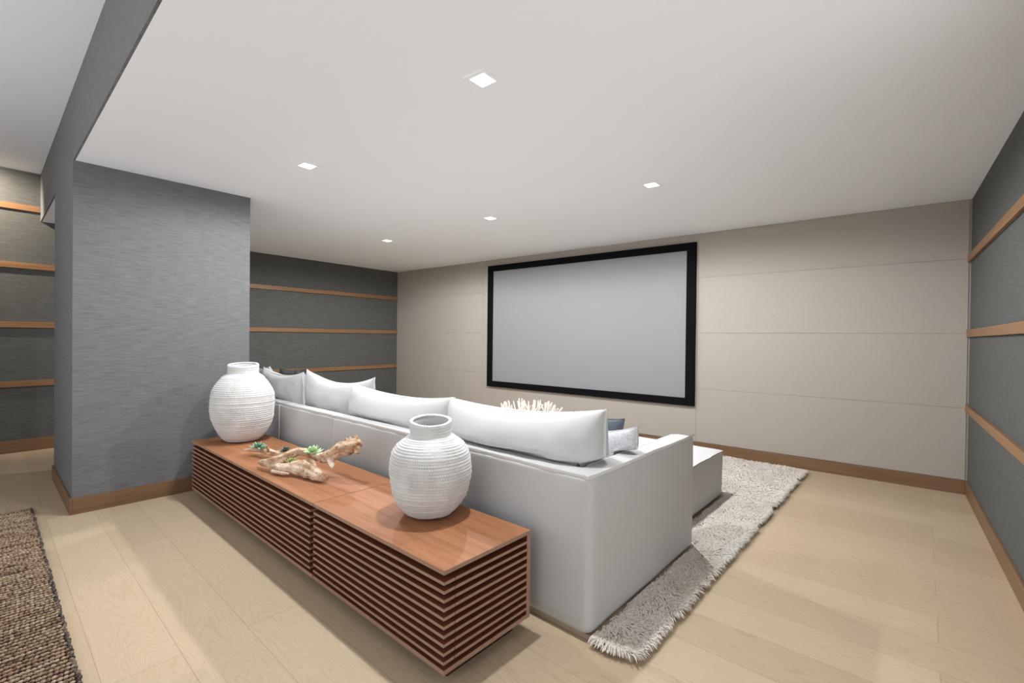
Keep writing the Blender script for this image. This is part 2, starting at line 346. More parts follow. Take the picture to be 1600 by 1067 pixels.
# ------------------------------------------------------------------ slatted sideboards
ZB, ZT = .066, .467
def slat_zs(): return [.467-.0437-.0125-.0338*i for i in range(10)]
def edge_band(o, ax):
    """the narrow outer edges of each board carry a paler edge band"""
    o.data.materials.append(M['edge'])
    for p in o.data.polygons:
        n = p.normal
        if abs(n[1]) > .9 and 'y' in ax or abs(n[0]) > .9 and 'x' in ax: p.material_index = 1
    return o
def sideboard(x0, x1, doors, label):
    D = .517; SL = .044; DT = .056
    r = thing('slatted_sideboard', label, 'sideboard', ((x0+x1)/2, D/2, 0), 'slatted sideboards')
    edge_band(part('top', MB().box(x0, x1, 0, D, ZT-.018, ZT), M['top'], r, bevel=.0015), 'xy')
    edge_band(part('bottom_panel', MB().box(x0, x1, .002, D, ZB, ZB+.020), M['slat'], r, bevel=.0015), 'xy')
    part('carcass', MB().box(x0+SL+.001, x1-SL-.001, DT+.002, D-.004, ZB+.020, ZT-.018), M['inner'], r)
    part('plinth', MB().box(x0+.06, x1-.06, .07, D-.05, 0, ZB), M['inner'], r)
    for i, (d0, d1) in enumerate(doors):
        dm = MB().box(d0+(SL if i == 0 else 0), d1-(SL if i == len(doors)-1 else 0), SL, DT, ZB+.022, ZT-.026)
        dr = part('door', dm, M['inner'], r, 'dark door panel behind slats')
        sm = MB()
        for z in slat_zs():
            sm.box(d0, d1, 0, SL, z, z+.0125)
            if i == 0: sm.box(d0, d0+SL, SL, DT-.0005, z, z+.0125)
            if i == len(doors)-1: sm.box(d1-SL, d1, SL, DT-.0005, z, z+.0125)
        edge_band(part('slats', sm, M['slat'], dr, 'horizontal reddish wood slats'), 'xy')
    for sx in (0, 1):
        e0, e1 = (x0, x0+SL) if sx == 0 else (x1-SL, x1)
        em = MB()
        for z in slat_zs(): em.box(e0, e1, DT+.002, D-.025, z, z+.0125)
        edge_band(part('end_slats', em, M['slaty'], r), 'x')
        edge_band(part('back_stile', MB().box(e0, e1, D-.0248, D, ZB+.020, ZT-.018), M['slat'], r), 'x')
    return r
sideboard(-1.058, 0.0, [(-1.050, 0.0)], 'short reddish slatted sideboard nearest the camera, under the round vase')
sideboard(-3.200, -1.0635, [(-3.200, -2.1265), (-2.1245, -1.090)], 'long reddish slatted sideboard under the driftwood and tall vase')

# ------------------------------------------------------------------ woven vases
def interp_profile(pts, n):
    p = np.array(pts, float); d = np.r_[0, np.cumsum(np.hypot(*np.diff(p, axis=0).T))]
    # catmull-rom resample
    t = np.linspace(0, d[-1], n); P = np.vstack([2*p[0]-p[1], p, 2*p[-1]-p[-2]]); out = np.zeros((n, 2))
    for k, tt in enumerate(t):
        i = min(np.searchsorted(d, tt, 'right')-1, len(p)-2); u = (tt-d[i])/(d[i+1]-d[i])
        a, b_, c, e = P[i], P[i+1], P[i+2], P[i+3]
        out[k] = .5*((2*b_)+(-a+c)*u+(2*a-5*b_+4*c-e)*u*u+(-a+3*b_-3*c+e)*u**3)
    return out
def vase(cx, cy, prof, rim_r, rim_h, label, seed, rows, sq, tilt):
    H = prof[-1][1]
    r = thing('woven_vase', label, 'vase', (cx, cy, ZT), 'white woven vases')
    rr = np.random.default_rng(seed)
    per = 6; nst = 104; nt_ = nst*4
    Pf = interp_profile(prof, rows*per+1); m = len(Pf)
    th = np.linspace(0, 2*math.pi, nt_, endpoint=False)
    T, I = np.meshgrid(th, np.arange(m)); R = Pf[:, 0][:, None]+0*T; Z = Pf[:, 1][:, None]+0*T
    U = np.stack([np.cos(T), np.sin(T), Z/H*2], -1)
    low = vnoise(U*0.55, seed, 2)
    body = np.clip(Pf[:, 0]/Pf[:, 0].max(), 0, 1)[:, None]
    row = I/per; ri = np.floor(row).astype(int); fr = row-ri
    rowamp = rr.uniform(.7, 1.3, rows+2)[ri]; rowoff = rr.uniform(-.0018, .0018, rows+2)[ri]
    ph = rr.uniform(0, .25, rows+2)[ri]
    st = (T/(2*math.pi)*nst+(ri % 2)*.5+ph) % 1
    neck = np.clip((Z/H-.84)/.04, 0, 1)
    b = np.sin(math.pi*fr)**.35*(0.10+0.90*np.sin(math.pi*st)**1.2)*(1-.5*neck)
    big = vnoise(U*1.3, seed+9, 2)
    amp = .0066*rowamp*(0.8+.45*big)
    disp = amp*(b-.4)+rowoff+low*.0075*body+big*.003*body
    R = R+disp*np.clip(I/8, 0, 1)
    h = np.clip((Z-H*.80)/(H*.2), 0, 1)
    sqv = 1+h*sq*np.cos(4*T+.6+seed)*.5+h*sq*np.cos(2*T+seed)
    X = cx+R*np.cos(T)*sqv; Y = cy+R*np.sin(T)*sqv
    Zw = ZT+.004+Z+h*tilt*np.cos(T-2.6)*R
    mb = MB().grid(np.stack([X, Y, Zw], -1), closed_v=True)
    nb = mb.n; mb.add([(cx, cy, ZT+.004)], []); mb.f += [((j+1) % nt_, j, nb) for j in range(nt_)]
    part('body', mb, M['vase'], r, smooth=180)
    # inside of the neck and hollow
    last = np.stack([X[-1], Y[-1], Zw[-1]], -1); c0 = np.array([cx, cy, 0])
    def ring(f, dz): q = last.copy(); q[:, :2] = c0[:2]+(q[:, :2]-c0[:2])*f; q[:, 2] += dz; return q
    inner = [ring(.985, .001), ring(.90, -.004), ring(.89, -.02), ring(.87, -.05), ring(1.05, -.09), ring(1.5, -.16), ring(1.6, -.26), ring(.4, -H+.03)]
    part('inside', MB().grid(np.array(inner[::-1]), closed_v=True), M['vase'], r, smooth=180)
    # rim: a coiled cord round the mouth
    rim = []
    for k in range(10):
        a = k/10*2*math.pi
        tw = .0012*np.sin(np.round(th*nt_/(2*math.pi))*2*math.pi/8+a*1.0)
        q = ring(.95, .0); d = (q[:, :2]-c0[:2]); d /= np.linalg.norm(d, axis=1)[:, None]
        q[:, :2] += d*((.0085+tw)*math.cos(a))[:, None]; q[:, 2] += (.0085+tw)*math.sin(a)+.002; rim.append(q)
    part('rim', MB().grid(np.array(rim), closed_u=True, closed_v=True), M['vase'], r, smooth=180)
    return r
vase(-.500, .335, [(.092, 0), (.120, .014), (.155, .055), (.185, .11), (.202, .18), (.205, .235), (.192, .30), (.160, .350), (.122, .378), (.104, .392), (.102, .420), (.104, .455)],
     .11, .455, 'round white woven vase with flared oval mouth on the nearest sideboard', 3, 36, .025, .12)
vase(-2.915, .290, [(.098, 0), (.130, .012), (.178, .065), (.212, .145), (.231, .235), (.236, .32), (.226, .40), (.198, .47), (.155, .53), (.124, .556), (.116, .575), (.115, .60), (.118, .625)],
     .118, .625, 'tall white woven vase by the grey wall stub, on the far sideboard end', 8, 42, .045, .10)

# ------------------------------------------------------------------ tubes (driftwood, twigs)
def spline(pts, n):
    p = np.array(pts, float); d = np.r_[0, np.cumsum(np.linalg.norm(np.diff(p[:, :3], axis=0), axis=1))]
    P = np.vstack([2*p[0]-p[1], p, 2*p[-1]-p[-2]]); out = []
    for tt in np.linspace(0, d[-1], n):
        i = min(np.searchsorted(d, tt, 'right')-1, len(p)-2); u = (tt-d[i])/(d[i+1]-d[i]); a, b_, c, e = P[i:i+4]
        out.append(.5*((2*b_)+(-a+c)*u+(2*a-5*b_+4*c-e)*u*u+(-a+3*b_-3*c+e)*u**3))
    return np.array(out)
def tube(mb, pts, n=40, k=18, seed=0, rough=.25, freq=18, flat=1.0, cap=True, dz=0.0):
    """pts rows: x y z radius"""
    C = spline(pts, n); C[:, 2] += dz; P = C[:, :3]; R = np.maximum(C[:, 3], .0008)
    T = np.gradient(P, axis=0); T /= np.linalg.norm(T, axis=1)[:, None]
    up = np.array([0, 0, 1.0]); N = np.cross(T, up); N /= (np.linalg.norm(N, axis=1)[:, None]+1e-9); B = np.cross(N, T)
    a = np.linspace(0, 2*math.pi, k, endpoint=False)
    ring = P[:, None]+(N[:, None]*np.cos(a)[None, :, None]+B[:, None]*(np.sin(a)*flat)[None, :, None])*R[:, None, None]
    dirn = (ring-P[:, None]); dirn /= (np.linalg.norm(dirn, axis=2, keepdims=True)+1e-9)
    if rough:
        tw_ = np.linspace(0, 2.6, n)[:, None]
        ridge = np.sin(a[None, :]*3+seed+tw_)*.42+np.sin(a[None, :]*5+seed*2+tw_*1.6)*.22
        d = vnoise(ring*freq, seed, 2)*.55+ridge*.9
        ring = ring+dirn*(d*rough*R[:, None])[..., None]
    i0 = mb.n
    mb.grid(ring, closed_v=True)
    if cap:
        i1 = i0+(n-1)*k
        c0 = mb.n; mb.add([P[0]-T[0]*R[0]*.4, P[-1]+T[-1]*R[-1]*.4], [])
        mb.f += [(i0+j, i0+(j+1) % k, c0) for j in range(k)]+[(i1+(j+1) % k, i1+j, c0+1) for j in range(k)]
    return mb
dw = thing('driftwood_centrepiece', 'twisted driftwood with small succulents on the long sideboard', 'driftwood', (-1.75, .20, ZT))
DZ = .008
# back branch with a pale pointed tip
A = tube(MB(), [(-2.423, .120, .490, .004), (-2.33, .176, .499, .014), (-2.25, .20, .502, .019), (-2.175, .21, .502, .022), (-2.084, .24, .500, .023), (-1.98, .27, .500, .026), (-1.88, .27, .51, .022)], 44, 26, 4, .25, 7, dz=DZ)
tube(A, [(-2.165, .205, .51, .014), (-2.140, .188, .535, .010), (-2.120, .176, .562, .004)], 12, 10, 2, .2, dz=DZ)
part('branch', A, M['drift'], dw, smooth=60)
# main arching branch with a knotted raised end
B = tube(MB(), [(-1.985, .068, .492, .006), (-1.905, .072, .500, .020), (-1.83, .09, .513, .030), (-1.775, .125, .540, .030), (-1.745, .18, .567, .026), (-1.715, .235, .580, .024), (-1.625, .251, .578, .024), (-1.53, .268, .575, .027), (-1.45, .28, .588, .036), (-1.385, .31, .625, .042), (-1.33, .345, .655, .046), (-1.275, .372, .677, .038), (-1.245, .385, .690, .020)], 90, 30, 11, .36, 8, dz=DZ)
tube(B, [(-1.43, .285, .585, .026), (-1.395, .272, .565, .022), (-1.36, .262, .548, .015), (-1.340, .256, .538, .005)], 20, 12, 5, .3, dz=DZ)
for s_, q in enumerate([(-1.37, .36, .68), (-1.345, .375, .70), (-1.30, .385, .715), (-1.27, .38, .712), (-1.33, .34, .700), (-1.25, .372, .668), (-1.36, .33, .672)]):
    tube(B, [(q[0]+.012, q[1]-.01, q[2]-.04, .018), (q[0], q[1], q[2]-.012, .015), (q[0]-.004, q[1], q[2]+.008, .006)], 10, 9, s_, .45, dz=DZ)
part('branch', B, M['drift'], dw, smooth=60)
# thick skull-like lump in front
Cm = tube(MB(), [(-1.90, .058, .489, .006), (-1.80, .085, .497, .015), (-1.70, .11, .502, .022), (-1.62, .15, .512, .036), (-1.55, .175, .516, .043), (-1.47, .185, .508, .038), (-1.40, .192, .500, .031), (-1.345, .203, .494, .024), (-1.320, .208, .490, .012)], 70, 30, 21, .34, 8, dz=DZ)
tube(Cm, [(-1.60, .19, .53, .020), (-1.56, .205, .548, .017), (-1.50, .215, .545, .013), (-1.45, .21, .52, .008)], 18, 12, 7, .3, dz=DZ)
tube(Cm, [(-1.74, .06, .482, .008), (-1.66, .085, .482, .010), (-1.60, .105, .484, .007)], 14, 10, 9, .3, dz=DZ)
part('branch', Cm, M['drift'], dw, smooth=60)
def succulent(c, r, mat, n, seed, label):
    rr = np.random.default_rng(seed); mb = MB(); c = np.array(c)
    for layer, (tilt, ln, cnt) in enumerate(((.25, 1.0, n), (.75, .85, n-1), (1.2, .65, max(4, n-3)))):
        for k in range(cnt):
            az = k/cnt*2*math.pi+layer*.5+rr.uniform(-.2, .2); el = tilt+rr.uniform(-.12, .12); L = r*ln*rr.uniform(.85, 1.15); wd = r*.24
            d = np.array([math.cos(az)*math.cos(el), math.sin(az)*math.cos(el), math.sin(el)]); s = np.array([-math.sin(az), math.cos(az), 0]); u = np.cross(d, s)*-1
            t = np.linspace(0, 1, 7); wp = wd*np.sin(math.pi*(t*.86+.08))**.8*(1-t*.25); wp[-1] = .0004
            P = []
            for ti, wi in zip(t, wp):
                ce = c+d*L*ti+u*(-.16*L*ti**2)
                P.append([ce-s*wi, ce+u*wi*.28, ce+s*wi, ce-u*wi*.45])
            mb.grid(np.array(P), closed_v=True)
    return part('succulent', mb, mat, dw, label, smooth=50)
succulent((-2.300, .185, .520), .060, M['leaf1'], 9, 1, 'blue-green succulent on the pale tip')
succulent((-2.225, .195, .522), .045, M['leaf1'], 8, 5, 'small blue-green succulent')
succulent((-2.015, .262, .527), .055, M['leaf2'], 10, 2, 'dusky dark succulent')
succulent((-1.565, .240, .598), .066, M['leaf3'], 10, 3, 'pale green succulent')
succulent((-1.665, .155, .535), .045, M['leaf4'], 9, 4, 'olive succulent')

# ------------------------------------------------------------------ sectional sofa
def extrude_soft(poly, z0, z1, rv, rt, nz=14, seed=0, wob=.004, puff=.0):
    """extruded polygon (counter-clockwise) with rounded vertical corners and soft top edge"""
    p = np.array(poly, float); n = len(p); out = []
    for i in range(n):
        a, b_, c = p[i-1], p[i], p[(i+1) % n]
        d0 = (a-b_)/np.linalg.norm(a-b_); d1 = (c-b_)/np.linalg.norm(c-b_)
        cr = d0[0]*d1[1]-d0[1]*d1[0]; rr_ = rv if cr < 0 else .006
        s, e = b_+d0*rr_, b_+d1*rr_
        for t in np.linspace(0, 1, 7): out.append((1-t)**2*s+2*t*(1-t)*b_+t*t*e)
        L = np.linalg.norm(c-b_)-2*rr_
        m = max(2, int(L/.05))
        for t in np.linspace(0, 1, m+1)[1:-1]: out.append(e+(c-b_)/np.linalg.norm(c-b_)*L*t)
    q = np.array(out); k = len(q)
    tang = np.roll(q, -1, 0)-np.roll(q, 1, 0); tang /= np.linalg.norm(tang, axis=1)[:, None]
    nrm = np.stack([tang[:, 1], -tang[:, 0]], 1)
    rings = []
    zs = [(z0, -.018), (z0+.008, -.006), (z0+.03, 0)]+[(z, 0) for z in np.linspace(z0+.07, z1-rt-.01, nz)]
    for a in np.linspace(0, math.pi/2, 6): zs.append((z1-rt+rt*math.sin(a), -rt*(1-math.cos(a))))
    for z, off in zs:
        pts = np.c_[q, np.full(k, z)]
        u = (z-z0)/(z1-z0)
        wv = vnoise(pts*np.array([1.6, 1.6, 1.2]), seed, 2)*wob
        o2 = off+wv*min(1, (z1-z)/.06)+puff*math.sin(math.pi*min(max(u, 0), 1))
        pts[:, :2] += nrm*(o2[:, None] if np.ndim(o2) else o2); rings.append(pts)
    mb = MB().grid(np.array(rings), closed_v=True)
    top = (len(zs)-1)*k
    mb.f.append(tuple(top+j for j in range(k))); mb.f.append(tuple(reversed(range(k))))
    return mb
def flange(path, h=.015, t=.0055, seed=0, out=(0, 0)):
    """thin wavy fabric ridge along a path of 3-D points"""
    C = spline([(*q, 0) for q in path], max(20, int(sum(np.linalg.norm(np.subtract(path[i+1], path[i])) for i in range(len(path)-1))/.02)))[:, :3]
    wv = vnoise(C*4.0, seed, 3)*.0035
    T = np.gradient(C, axis=0); T /= np.linalg.norm(T, axis=1)[:, None]; N = np.cross(T, np.array([0, 0, 1.0])); N /= np.linalg.norm(N, axis=1)[:, None]+1e-9
    up = np.array([0, 0, 1.0])
    sec = [(-t, -.004), (-t*.8, h*.7), (0, h), (t*.8, h*.7), (t, -.004)]
    P = np.stack([C+N*(s+wv)[:, None]+N*(v_*.5)+up*v_ for s, v_ in sec for wv_ in [0]], 1) if False else np.stack([C+N*(s+wv+max(v_, 0)*.6)[:, None]+up*v_ for s, v_ in sec], 1)
    return MB().grid(P)
SY, SX, ST, AT = .616, .258, .732, .145          # outer back line, outer right line, top height, wall thickness
AY = 1.875                                        # far end of the arms
so = thing('sectional_sofa', 'long white slipcovered sectional sofa behind the sideboards', 'sofa', (-2.2, 1.3, .03))
Z0 = .030
right = [(-.870, SY), (SX, SY), (SX, AY), (SX-AT, AY), (SX-AT, SY+AT), (-.870, SY+AT)]
part('corner_backrest', extrude_soft(right, Z0, ST, .055, .018, seed=3), M['linen'], so, smooth=60)
for i, (x0, x1) in enumerate(((-1.995, -.873), (-2.988, -1.999), (-3.985, -2.992))):
    part('backrest', extrude_soft([(x0, SY), (x1, SY), (x1, SY+AT), (x0, SY+AT)], Z0, ST, .018, .018, seed=11+i, puff=.005), M['linen'], so, smooth=60)
XLFT = -4.86
left = [(XLFT, SY), (-3.989, SY), (-3.989, SY+AT), (XLFT+AT, SY+AT), (XLFT+AT, AY), (XLFT, AY)]
part('corner_backrest', extrude_soft(left, Z0, ST, .055, .018, seed=23), M['linen'], so, smooth=60)
e = .012
part('seam', flange([(-.862, SY+e, ST), (-.3, SY+e, ST-.002), (.10, SY+e, ST-.004), (SX-.03, SY+e+.002, ST-.004), (SX-e, SY+.03, ST-.002), (SX-e, 1.2, ST), (SX-e, AY-.01, ST)], seed=1), M['piping'], so, smooth=60)
for i, (x0, x1) in enumerate(((-1.99, -.880), (-2.983, -2.004), (-3.98, -2.997), (-4.85, -3.995))):
    part('seam', flange([(x0, SY+e, ST-.004), (x0+.05, SY+e, ST), ((x0+x1)/2, SY+e, ST), (x1-.05, SY+e, ST), (x1, SY+e, ST-.004)], seed=2+i), M['piping'], so, smooth=60)
part('seam', flange([(SX-AT+e, AY-.06, ST), (SX-AT+e, 1.4, ST), (SX-AT+e, .80, ST-.002)], h=.003, seed=9), M['piping'], so, smooth=60)
def softbox(x0, x1, y0, y1, z0, z1, r, puff=.0, seed=0, n=12, wob=.004):
    def ax(a, b_):
        return np.r_[a+r*(1-np.cos(np.linspace(0, math.pi/2, 5)))[:-1]*1.0, np.linspace(a+r, b_-r, n), b_-r*(1-np.cos(np.linspace(0, math.pi/2, 5)))[::-1][1:]]
    X, Y, Zs = ax(x0, x1), ax(y0, y1), ax(z0, z1); mb = MB()
    lo = np.array([x0, y0, z0])+r; hi = np.array([x1, y1, z1])-r
    def face(P, flip):
        sh = P.shape; Q = P.reshape(-1, 3); c = np.clip(Q, lo, hi); d = Q-c; L = np.linalg.norm(d, axis=1)[:, None]; L[L == 0] = 1; d = d/L
        mid = (lo+hi)/2; hs = (hi-lo)/2+r; uu = (Q-mid)/hs
        f_ = np.clip(1-uu**2, 0, 1); pf = puff*np.stack([f_[:, 1]*f_[:, 2], f_[:, 0]*f_[:, 2], f_[:, 0]*f_[:, 1]], 1)
        q = c+d*r+d*pf+d*(vnoise(Q*2.0, seed, 2)*wob)[:, None]
        q = q.reshape(sh); mb.grid(q if not flip else q[::-1])
    g_ = lambda a, b_: np.meshgrid(a, b_, indexing='ij')
    for z, fl_ in ((z0, True), (z1, False)): A_, B_ = g_(X, Y); face(np.stack([A_, B_, 0*A_+z], -1), fl_)
    for y, fl_ in ((y0, False), (y1, True)): A_, B_ = g_(X, Zs); face(np.stack([A_, 0*A_+y, B_], -1), fl_)
    for x, fl_ in ((x0, True), (x1, False)): A_, B_ = g_(Y, Zs); face(np.stack([0*A_+x, A_, B_], -1), fl_)
    return mb
xi0, xi1 = XLFT+AT+.004, SX-AT-.004
part('seat_base', MB().box(xi0, xi1, SY+AT+.004, 1.80, Z0, .270), M['linen'], so, bevel=.02)
for x0, x1 in ((-.868, xi1), (-1.993, -.876), (-2.986, -2.001), (-3.984, -2.994), (xi0, -3.992)):
    part('seat_cushion', softbox(x0, x1, SY+AT+.006, 1.86, .272, .425, .03, .012, 5), M['linen'], so, smooth=60)
for xm in (-.8715, -1.997, -2.990, -3.987):
    part('seam', MB().box(xm-.004, xm+.004, SY-.006, SY+.02, Z0+.01, ST-.012), M['piping'], so, bevel=.003)
# ottoman pushed up to the seat
ot = thing('ottoman', 'low white upholstered ottoman beyond the sofa arm, on the shag rug', 'ottoman', (-.45, 2.45, .044))
ob = softbox(-.99, .090, 1.915, 2.995, .044, .420, .022, .008, 31, 14)
part('body', ob, M['linen'], ot, smooth=60)
part('seam', flange([(.082, 1.93, .412), (.084, 2.4, .416), (.082, 2.985, .413)], h=.007, seed=41), M['piping'], ot, smooth=60)
part('seam', flange([(-.97, 2.988, .413), (-.45, 2.989, .416), (.075, 2.988, .413)], h=.007, seed=42), M['piping'], ot, smooth=60)
part('seam', flange([(-.97, 1.921, .413), (-.45, 1.921, .416), (.075, 1.921, .413)], h=.007, seed=43), M['piping'], ot, smooth=60)

# ------------------------------------------------------------------ pillows
def pillow(name, c, wd, ht, tk, yaw, lean, roll, mat, seam_mat, label, group, cat, seed, conc=.05, e=.42, post=None, seam=.009, bend=0.0, sag=0.0):
    """upright pillow: width along x (turned by yaw), leaning back by lean, rolled in its own plane"""
    n = 34
    u = np.sin(np.linspace(-1, 1, n)*math.pi/2); U, V_ = np.meshgrid(u, u, indexing='ij')
    def place(x, y, z):
        P = np.stack([x, y, z], -1)
        Rm = Matrix.Rotation(yaw, 3, 'Z') @ Matrix.Rotation(lean, 3, 'X') @ Matrix.Rotation(roll, 3, 'Y')
        Q = P @ np.array(Rm).T+np.array(c)
        return post(Q) if post else Q
    X0 = wd/2*U*(1-conc*(1-V_**2)*U**2*1.0); Z0_ = ht/2*V_*(1-conc*1.4*(1-U**2)*V_**2)
    Z0_ = Z0_-sag*(1-U**2)*(V_ > 0)*V_
    th_ = tk/2*(np.clip(1-np.abs(U)**2.6, 0, 1)*np.clip(1-np.abs(V_)**2.6, 0, 1))**e
    N3 = np.stack([X0, 0*X0, Z0_], -1)
    wr = (vnoise(N3*3.2+seed, seed, 3)*.010+vnoise(N3*np.array([9, 1, 4])+seed, seed+1, 2)*.004)*np.clip(th_/tk*3, 0, 1)
    by = bend*(U**2)
    mb = MB()
    mb.grid(place(X0, -th_-wr+by, Z0_)); mb.grid(place(X0, th_-wr*.6+by, Z0_)[::-1])
    base = (c[0], c[1], c[2]-ht/2)
    r = thing(name, label, cat, base, group)
    part('cover', mb, mat, r, smooth=180)
    # seam ridge round the edge
    idx = [(i, 0) for i in range(n)]+[(n-1, j) for j in range(1, n)]+[(i, n-1) for i in range(n-2, -1, -1)]+[(0, j) for j in range(n-2, 0, -1)]
    ex = np.array([X0[i, j] for i, j in idx]); ez = np.array([Z0_[i, j] for i, j in idx]); ey = np.array([by[i, j] for i, j in idx])
    L = np.hypot(ex, ez); dx, dz = ex/L, ez/L
    wv = vnoise(np.stack([ex, 0*ex, ez], -1)*7, seed+3, 2)*.0035
    sec = [(-.006, -.008), (-.0055, seam*.7), (0, seam), (.0055, seam*.7), (.006, -.008)]
    P = np.stack([place(ex+dx*h_, ey+s_+wv, ez+dz*h_) for s_, h_ in sec], 1)
    sb = MB().grid(P, closed_u=True)
    part('seam', sb, seam_mat, r, smooth=60)
    return r
def over_back(Q):
    """cushions squash over the sofa back: below its top they stay inside"""
    Q = Q.copy(); z = Q[..., 2]; f_ = np.clip((ST+.022-z)/.014, 0, 1); lim = SY+AT+.012
    Q[..., 1] = np.where(Q[..., 1] < lim, Q[..., 1]*(1-f_)+lim*f_, Q[..., 1])
    xl = SX-AT-.016
    Q[..., 0] = np.where(Q[..., 0] > xl, Q[..., 0]*(1-f_)+xl*f_, Q[..., 0])
    Q[..., 2] = np.maximum(Q[..., 2], .445); return Q
gB = 'white back cushions along the sofa'
pillow('back_cushion', (-.365, .865, .708), 1.13, .545, .36, 0, .03, -.042, M['linen'], M['piping'], 'nearest and longest white back cushion, behind the round vase', gB, 'cushion', 101, .03, .36, over_back, sag=.035)
pillow('back_cushion', (-1.585, .915, .692), 1.12, .52, .34, .09, .06, .012, M['linen'], M['piping'], 'white back cushion second from the near sofa corner, slumped and creased', gB, 'cushion', 117, .03, .38, over_back, sag=.04)
pillow('back_cushion', (-2.600, .975, .722), .86, .58, .26, .22, .04, .035, M['linen'], M['piping'], 'white back cushion third from the near corner, with raised pointed corners', gB, 'cushion', 131, .06, .40, over_back, sag=.065)
pillow('back_cushion', (-3.54, .880, .720), .93, .56, .28, 0, .05, 0, M['linen'], M['piping'], 'white back cushion farthest along the sofa back, beside the tall vase', gB, 'cushion', 143, .05, .40, over_back, sag=.04)
pillow('back_cushion', (-4.36, .960, .725), .66, .56, .26, -.05, .04, 0, M['linen'], M['piping'], 'white back cushion in the far sofa corner, only its tip showing behind the tall vase', gB, 'cushion', 151, .05, .42, over_back, sag=.03)
gT = 'throw pillows'
def over_arm(Q):
    Q = Q.copy(); z = Q[..., 2]; f_ = np.clip((ST+.030-z)/.014, 0, 1); xl = SX-AT-.016
    Q[..., 0] = np.where(Q[..., 0] > xl, Q[..., 0]*(1-f_)+xl*f_, Q[..., 0])
    Q[..., 2] = np.maximum(Q[..., 2], .445); return Q
pillow('throw_pillow', (.008, 1.20, .632), .48, .41, .15, -.30, -.12, -.20, M['tweed'], M['tweed'], 'pale grey tweed throw pillow against the near sofa arm', gT, 'pillow', 163, .08, .5, over_arm)
pillow('throw_pillow', (-.225, 1.44, .655), .42, .41, .14, -.20, -.15, -.02, M['navy'], M['navy'], 'dark blue-grey throw pillow behind the pale tweed pillow', gT, 'pillow', 171, .08, .5, over_arm)
pillow('throw_pillow', (-3.76, 1.18, .716), .44, .50, .14, .05, -.10, .0, M['charcoal'], M['charcoal'], 'charcoal throw pillow peeping above the farthest back cushion, right of another', gT, 'pillow', 181, .09, .5, over_arm)
pillow('throw_pillow', (-4.25, 1.26, .708), .44, .50, .14, .3, -.10, .0, M['charcoal'], M['charcoal'], 'charcoal throw pillow peeping above the farthest back cushion, nearer the tall vase', gT, 'pillow', 187, .09, .5, over_arm)

# ------------------------------------------------------------------ shag rug
rx0, rx1, ry0, ry1 = -2.6, .455, .640, 4.400
rg = thing('shag_rug', 'cream shaggy wool rug under the sofa and ottoman', 'rug', ((rx0+rx1)/2, (ry0+ry1)/2, 0))
part('backing', MB().box(rx0, rx1, ry0, ry1, .001, .024), M['backing'], rg)
def tufts(n, x0, x1, y0, y1, L0, L1, wd):
    x = rng.uniform(x0, x1, n); y = rng.uniform(y0, y1, n); z = np.full(n, .018)
    C_ = np.stack([x*2.3, y*2.3, 0*x], -1)
    ang = vnoise(C_, 5, 3)*1.6-.4+rng.normal(0, .55, n)
    d = np.stack([np.cos(ang), np.sin(ang), 0*ang], 1); s = np.stack([-np.sin(ang), np.cos(ang), 0*ang], 1)
    L = rng.uniform(L0, L1, n); W_ = wd*rng.uniform(.6, 1.3, n); lift = rng.uniform(.010, .026, n)
    vs = []; b0 = np.stack([x, y, z], 1)
    for t, wf, hz in ((0, .7, 0), (.35, 1.0, .9), (.7, .8, 1.0), (1.0, .08, .35)):
        c = b0+d*(L*t)[:, None]; c[:, 2] += lift*hz
        roll = np.array([0, 0, .35])
        vs += [c-s*(W_*wf)[:, None], c+np.array([0, 0, 1])*(W_*wf*.6)[:, None], c+s*(W_*wf)[:, None]]
    V = np.stack(vs, 1)                          # n,12,3
    f = []
    for k in range(3):
        for j in range(2): f.append((3*k+j, 3*k+3+j, 3*k+4+j, 3*k+1+j))
    F = (np.arange(n)*12)[:, None, None]+np.array(f)[None]
    return V.reshape(-1, 3), F.reshape(-1, 4)
tb = MB()
for args in ((30000, -.02, rx1, ry0, 3.05, .030, .065, .0042), (20000, -.8, rx1, 3.0, ry1, .030, .065, .0045), (2500, .262, .31, ry0, 1.88, .025, .05, .0040), (4200, rx1-.035, rx1, ry0, ry1, .035, .062, .0036), (600, .22, rx1, ry0, ry0+.03, .035, .06, .0036), (1500, rx0+.05, -1.0, 1.95, ry1-.06, .05, .08, .014)):
    v_, f_ = tufts(*args)
    T3 = v_.reshape(-1, 12, 3); q0 = T3[:, 1, :]
    keep = ~(((q0[:, 0] < .250) & (q0[:, 1] < 1.865)) | ((q0[:, 0] < .082) & (q0[:, 1] < 2.985) & (q0[:, 0] > -1.09)) | ((q0[:, 1] < 2.02) & (q0[:, 0] < .0)))
    sofa_side = (q0[:, 1] < 1.95); xlim = np.where(sofa_side, .2645, .101)
    low = T3[:, :, 0].min(1); near = ((q0[:, 1] < 3.0) & (q0[:, 0] > xlim-.03) & (low < xlim))
    T3[near, :, 0] += (xlim-low)[near][:, None]
    lowy = T3[:, :, 1].min(1); front = (q0[:, 0] < .10) & (q0[:, 1] > 2.97) & (lowy < 3.01)
    T3[front, :, 1] += (3.01-lowy)[front][:, None]
    vv = T3[keep]; n = len(vv)
    base_f = np.array([(3*k+j, 3*k+3+j, 3*k+4+j, 3*k+1+j) for k in range(3) for j in range(2)])
    tb.add(vv.reshape(-1, 3), ((np.arange(n)*12)[:, None, None]+base_f[None]).reshape(-1, 4))
part('pile', tb, M['shag'], rg, smooth=180, kind='stuff')

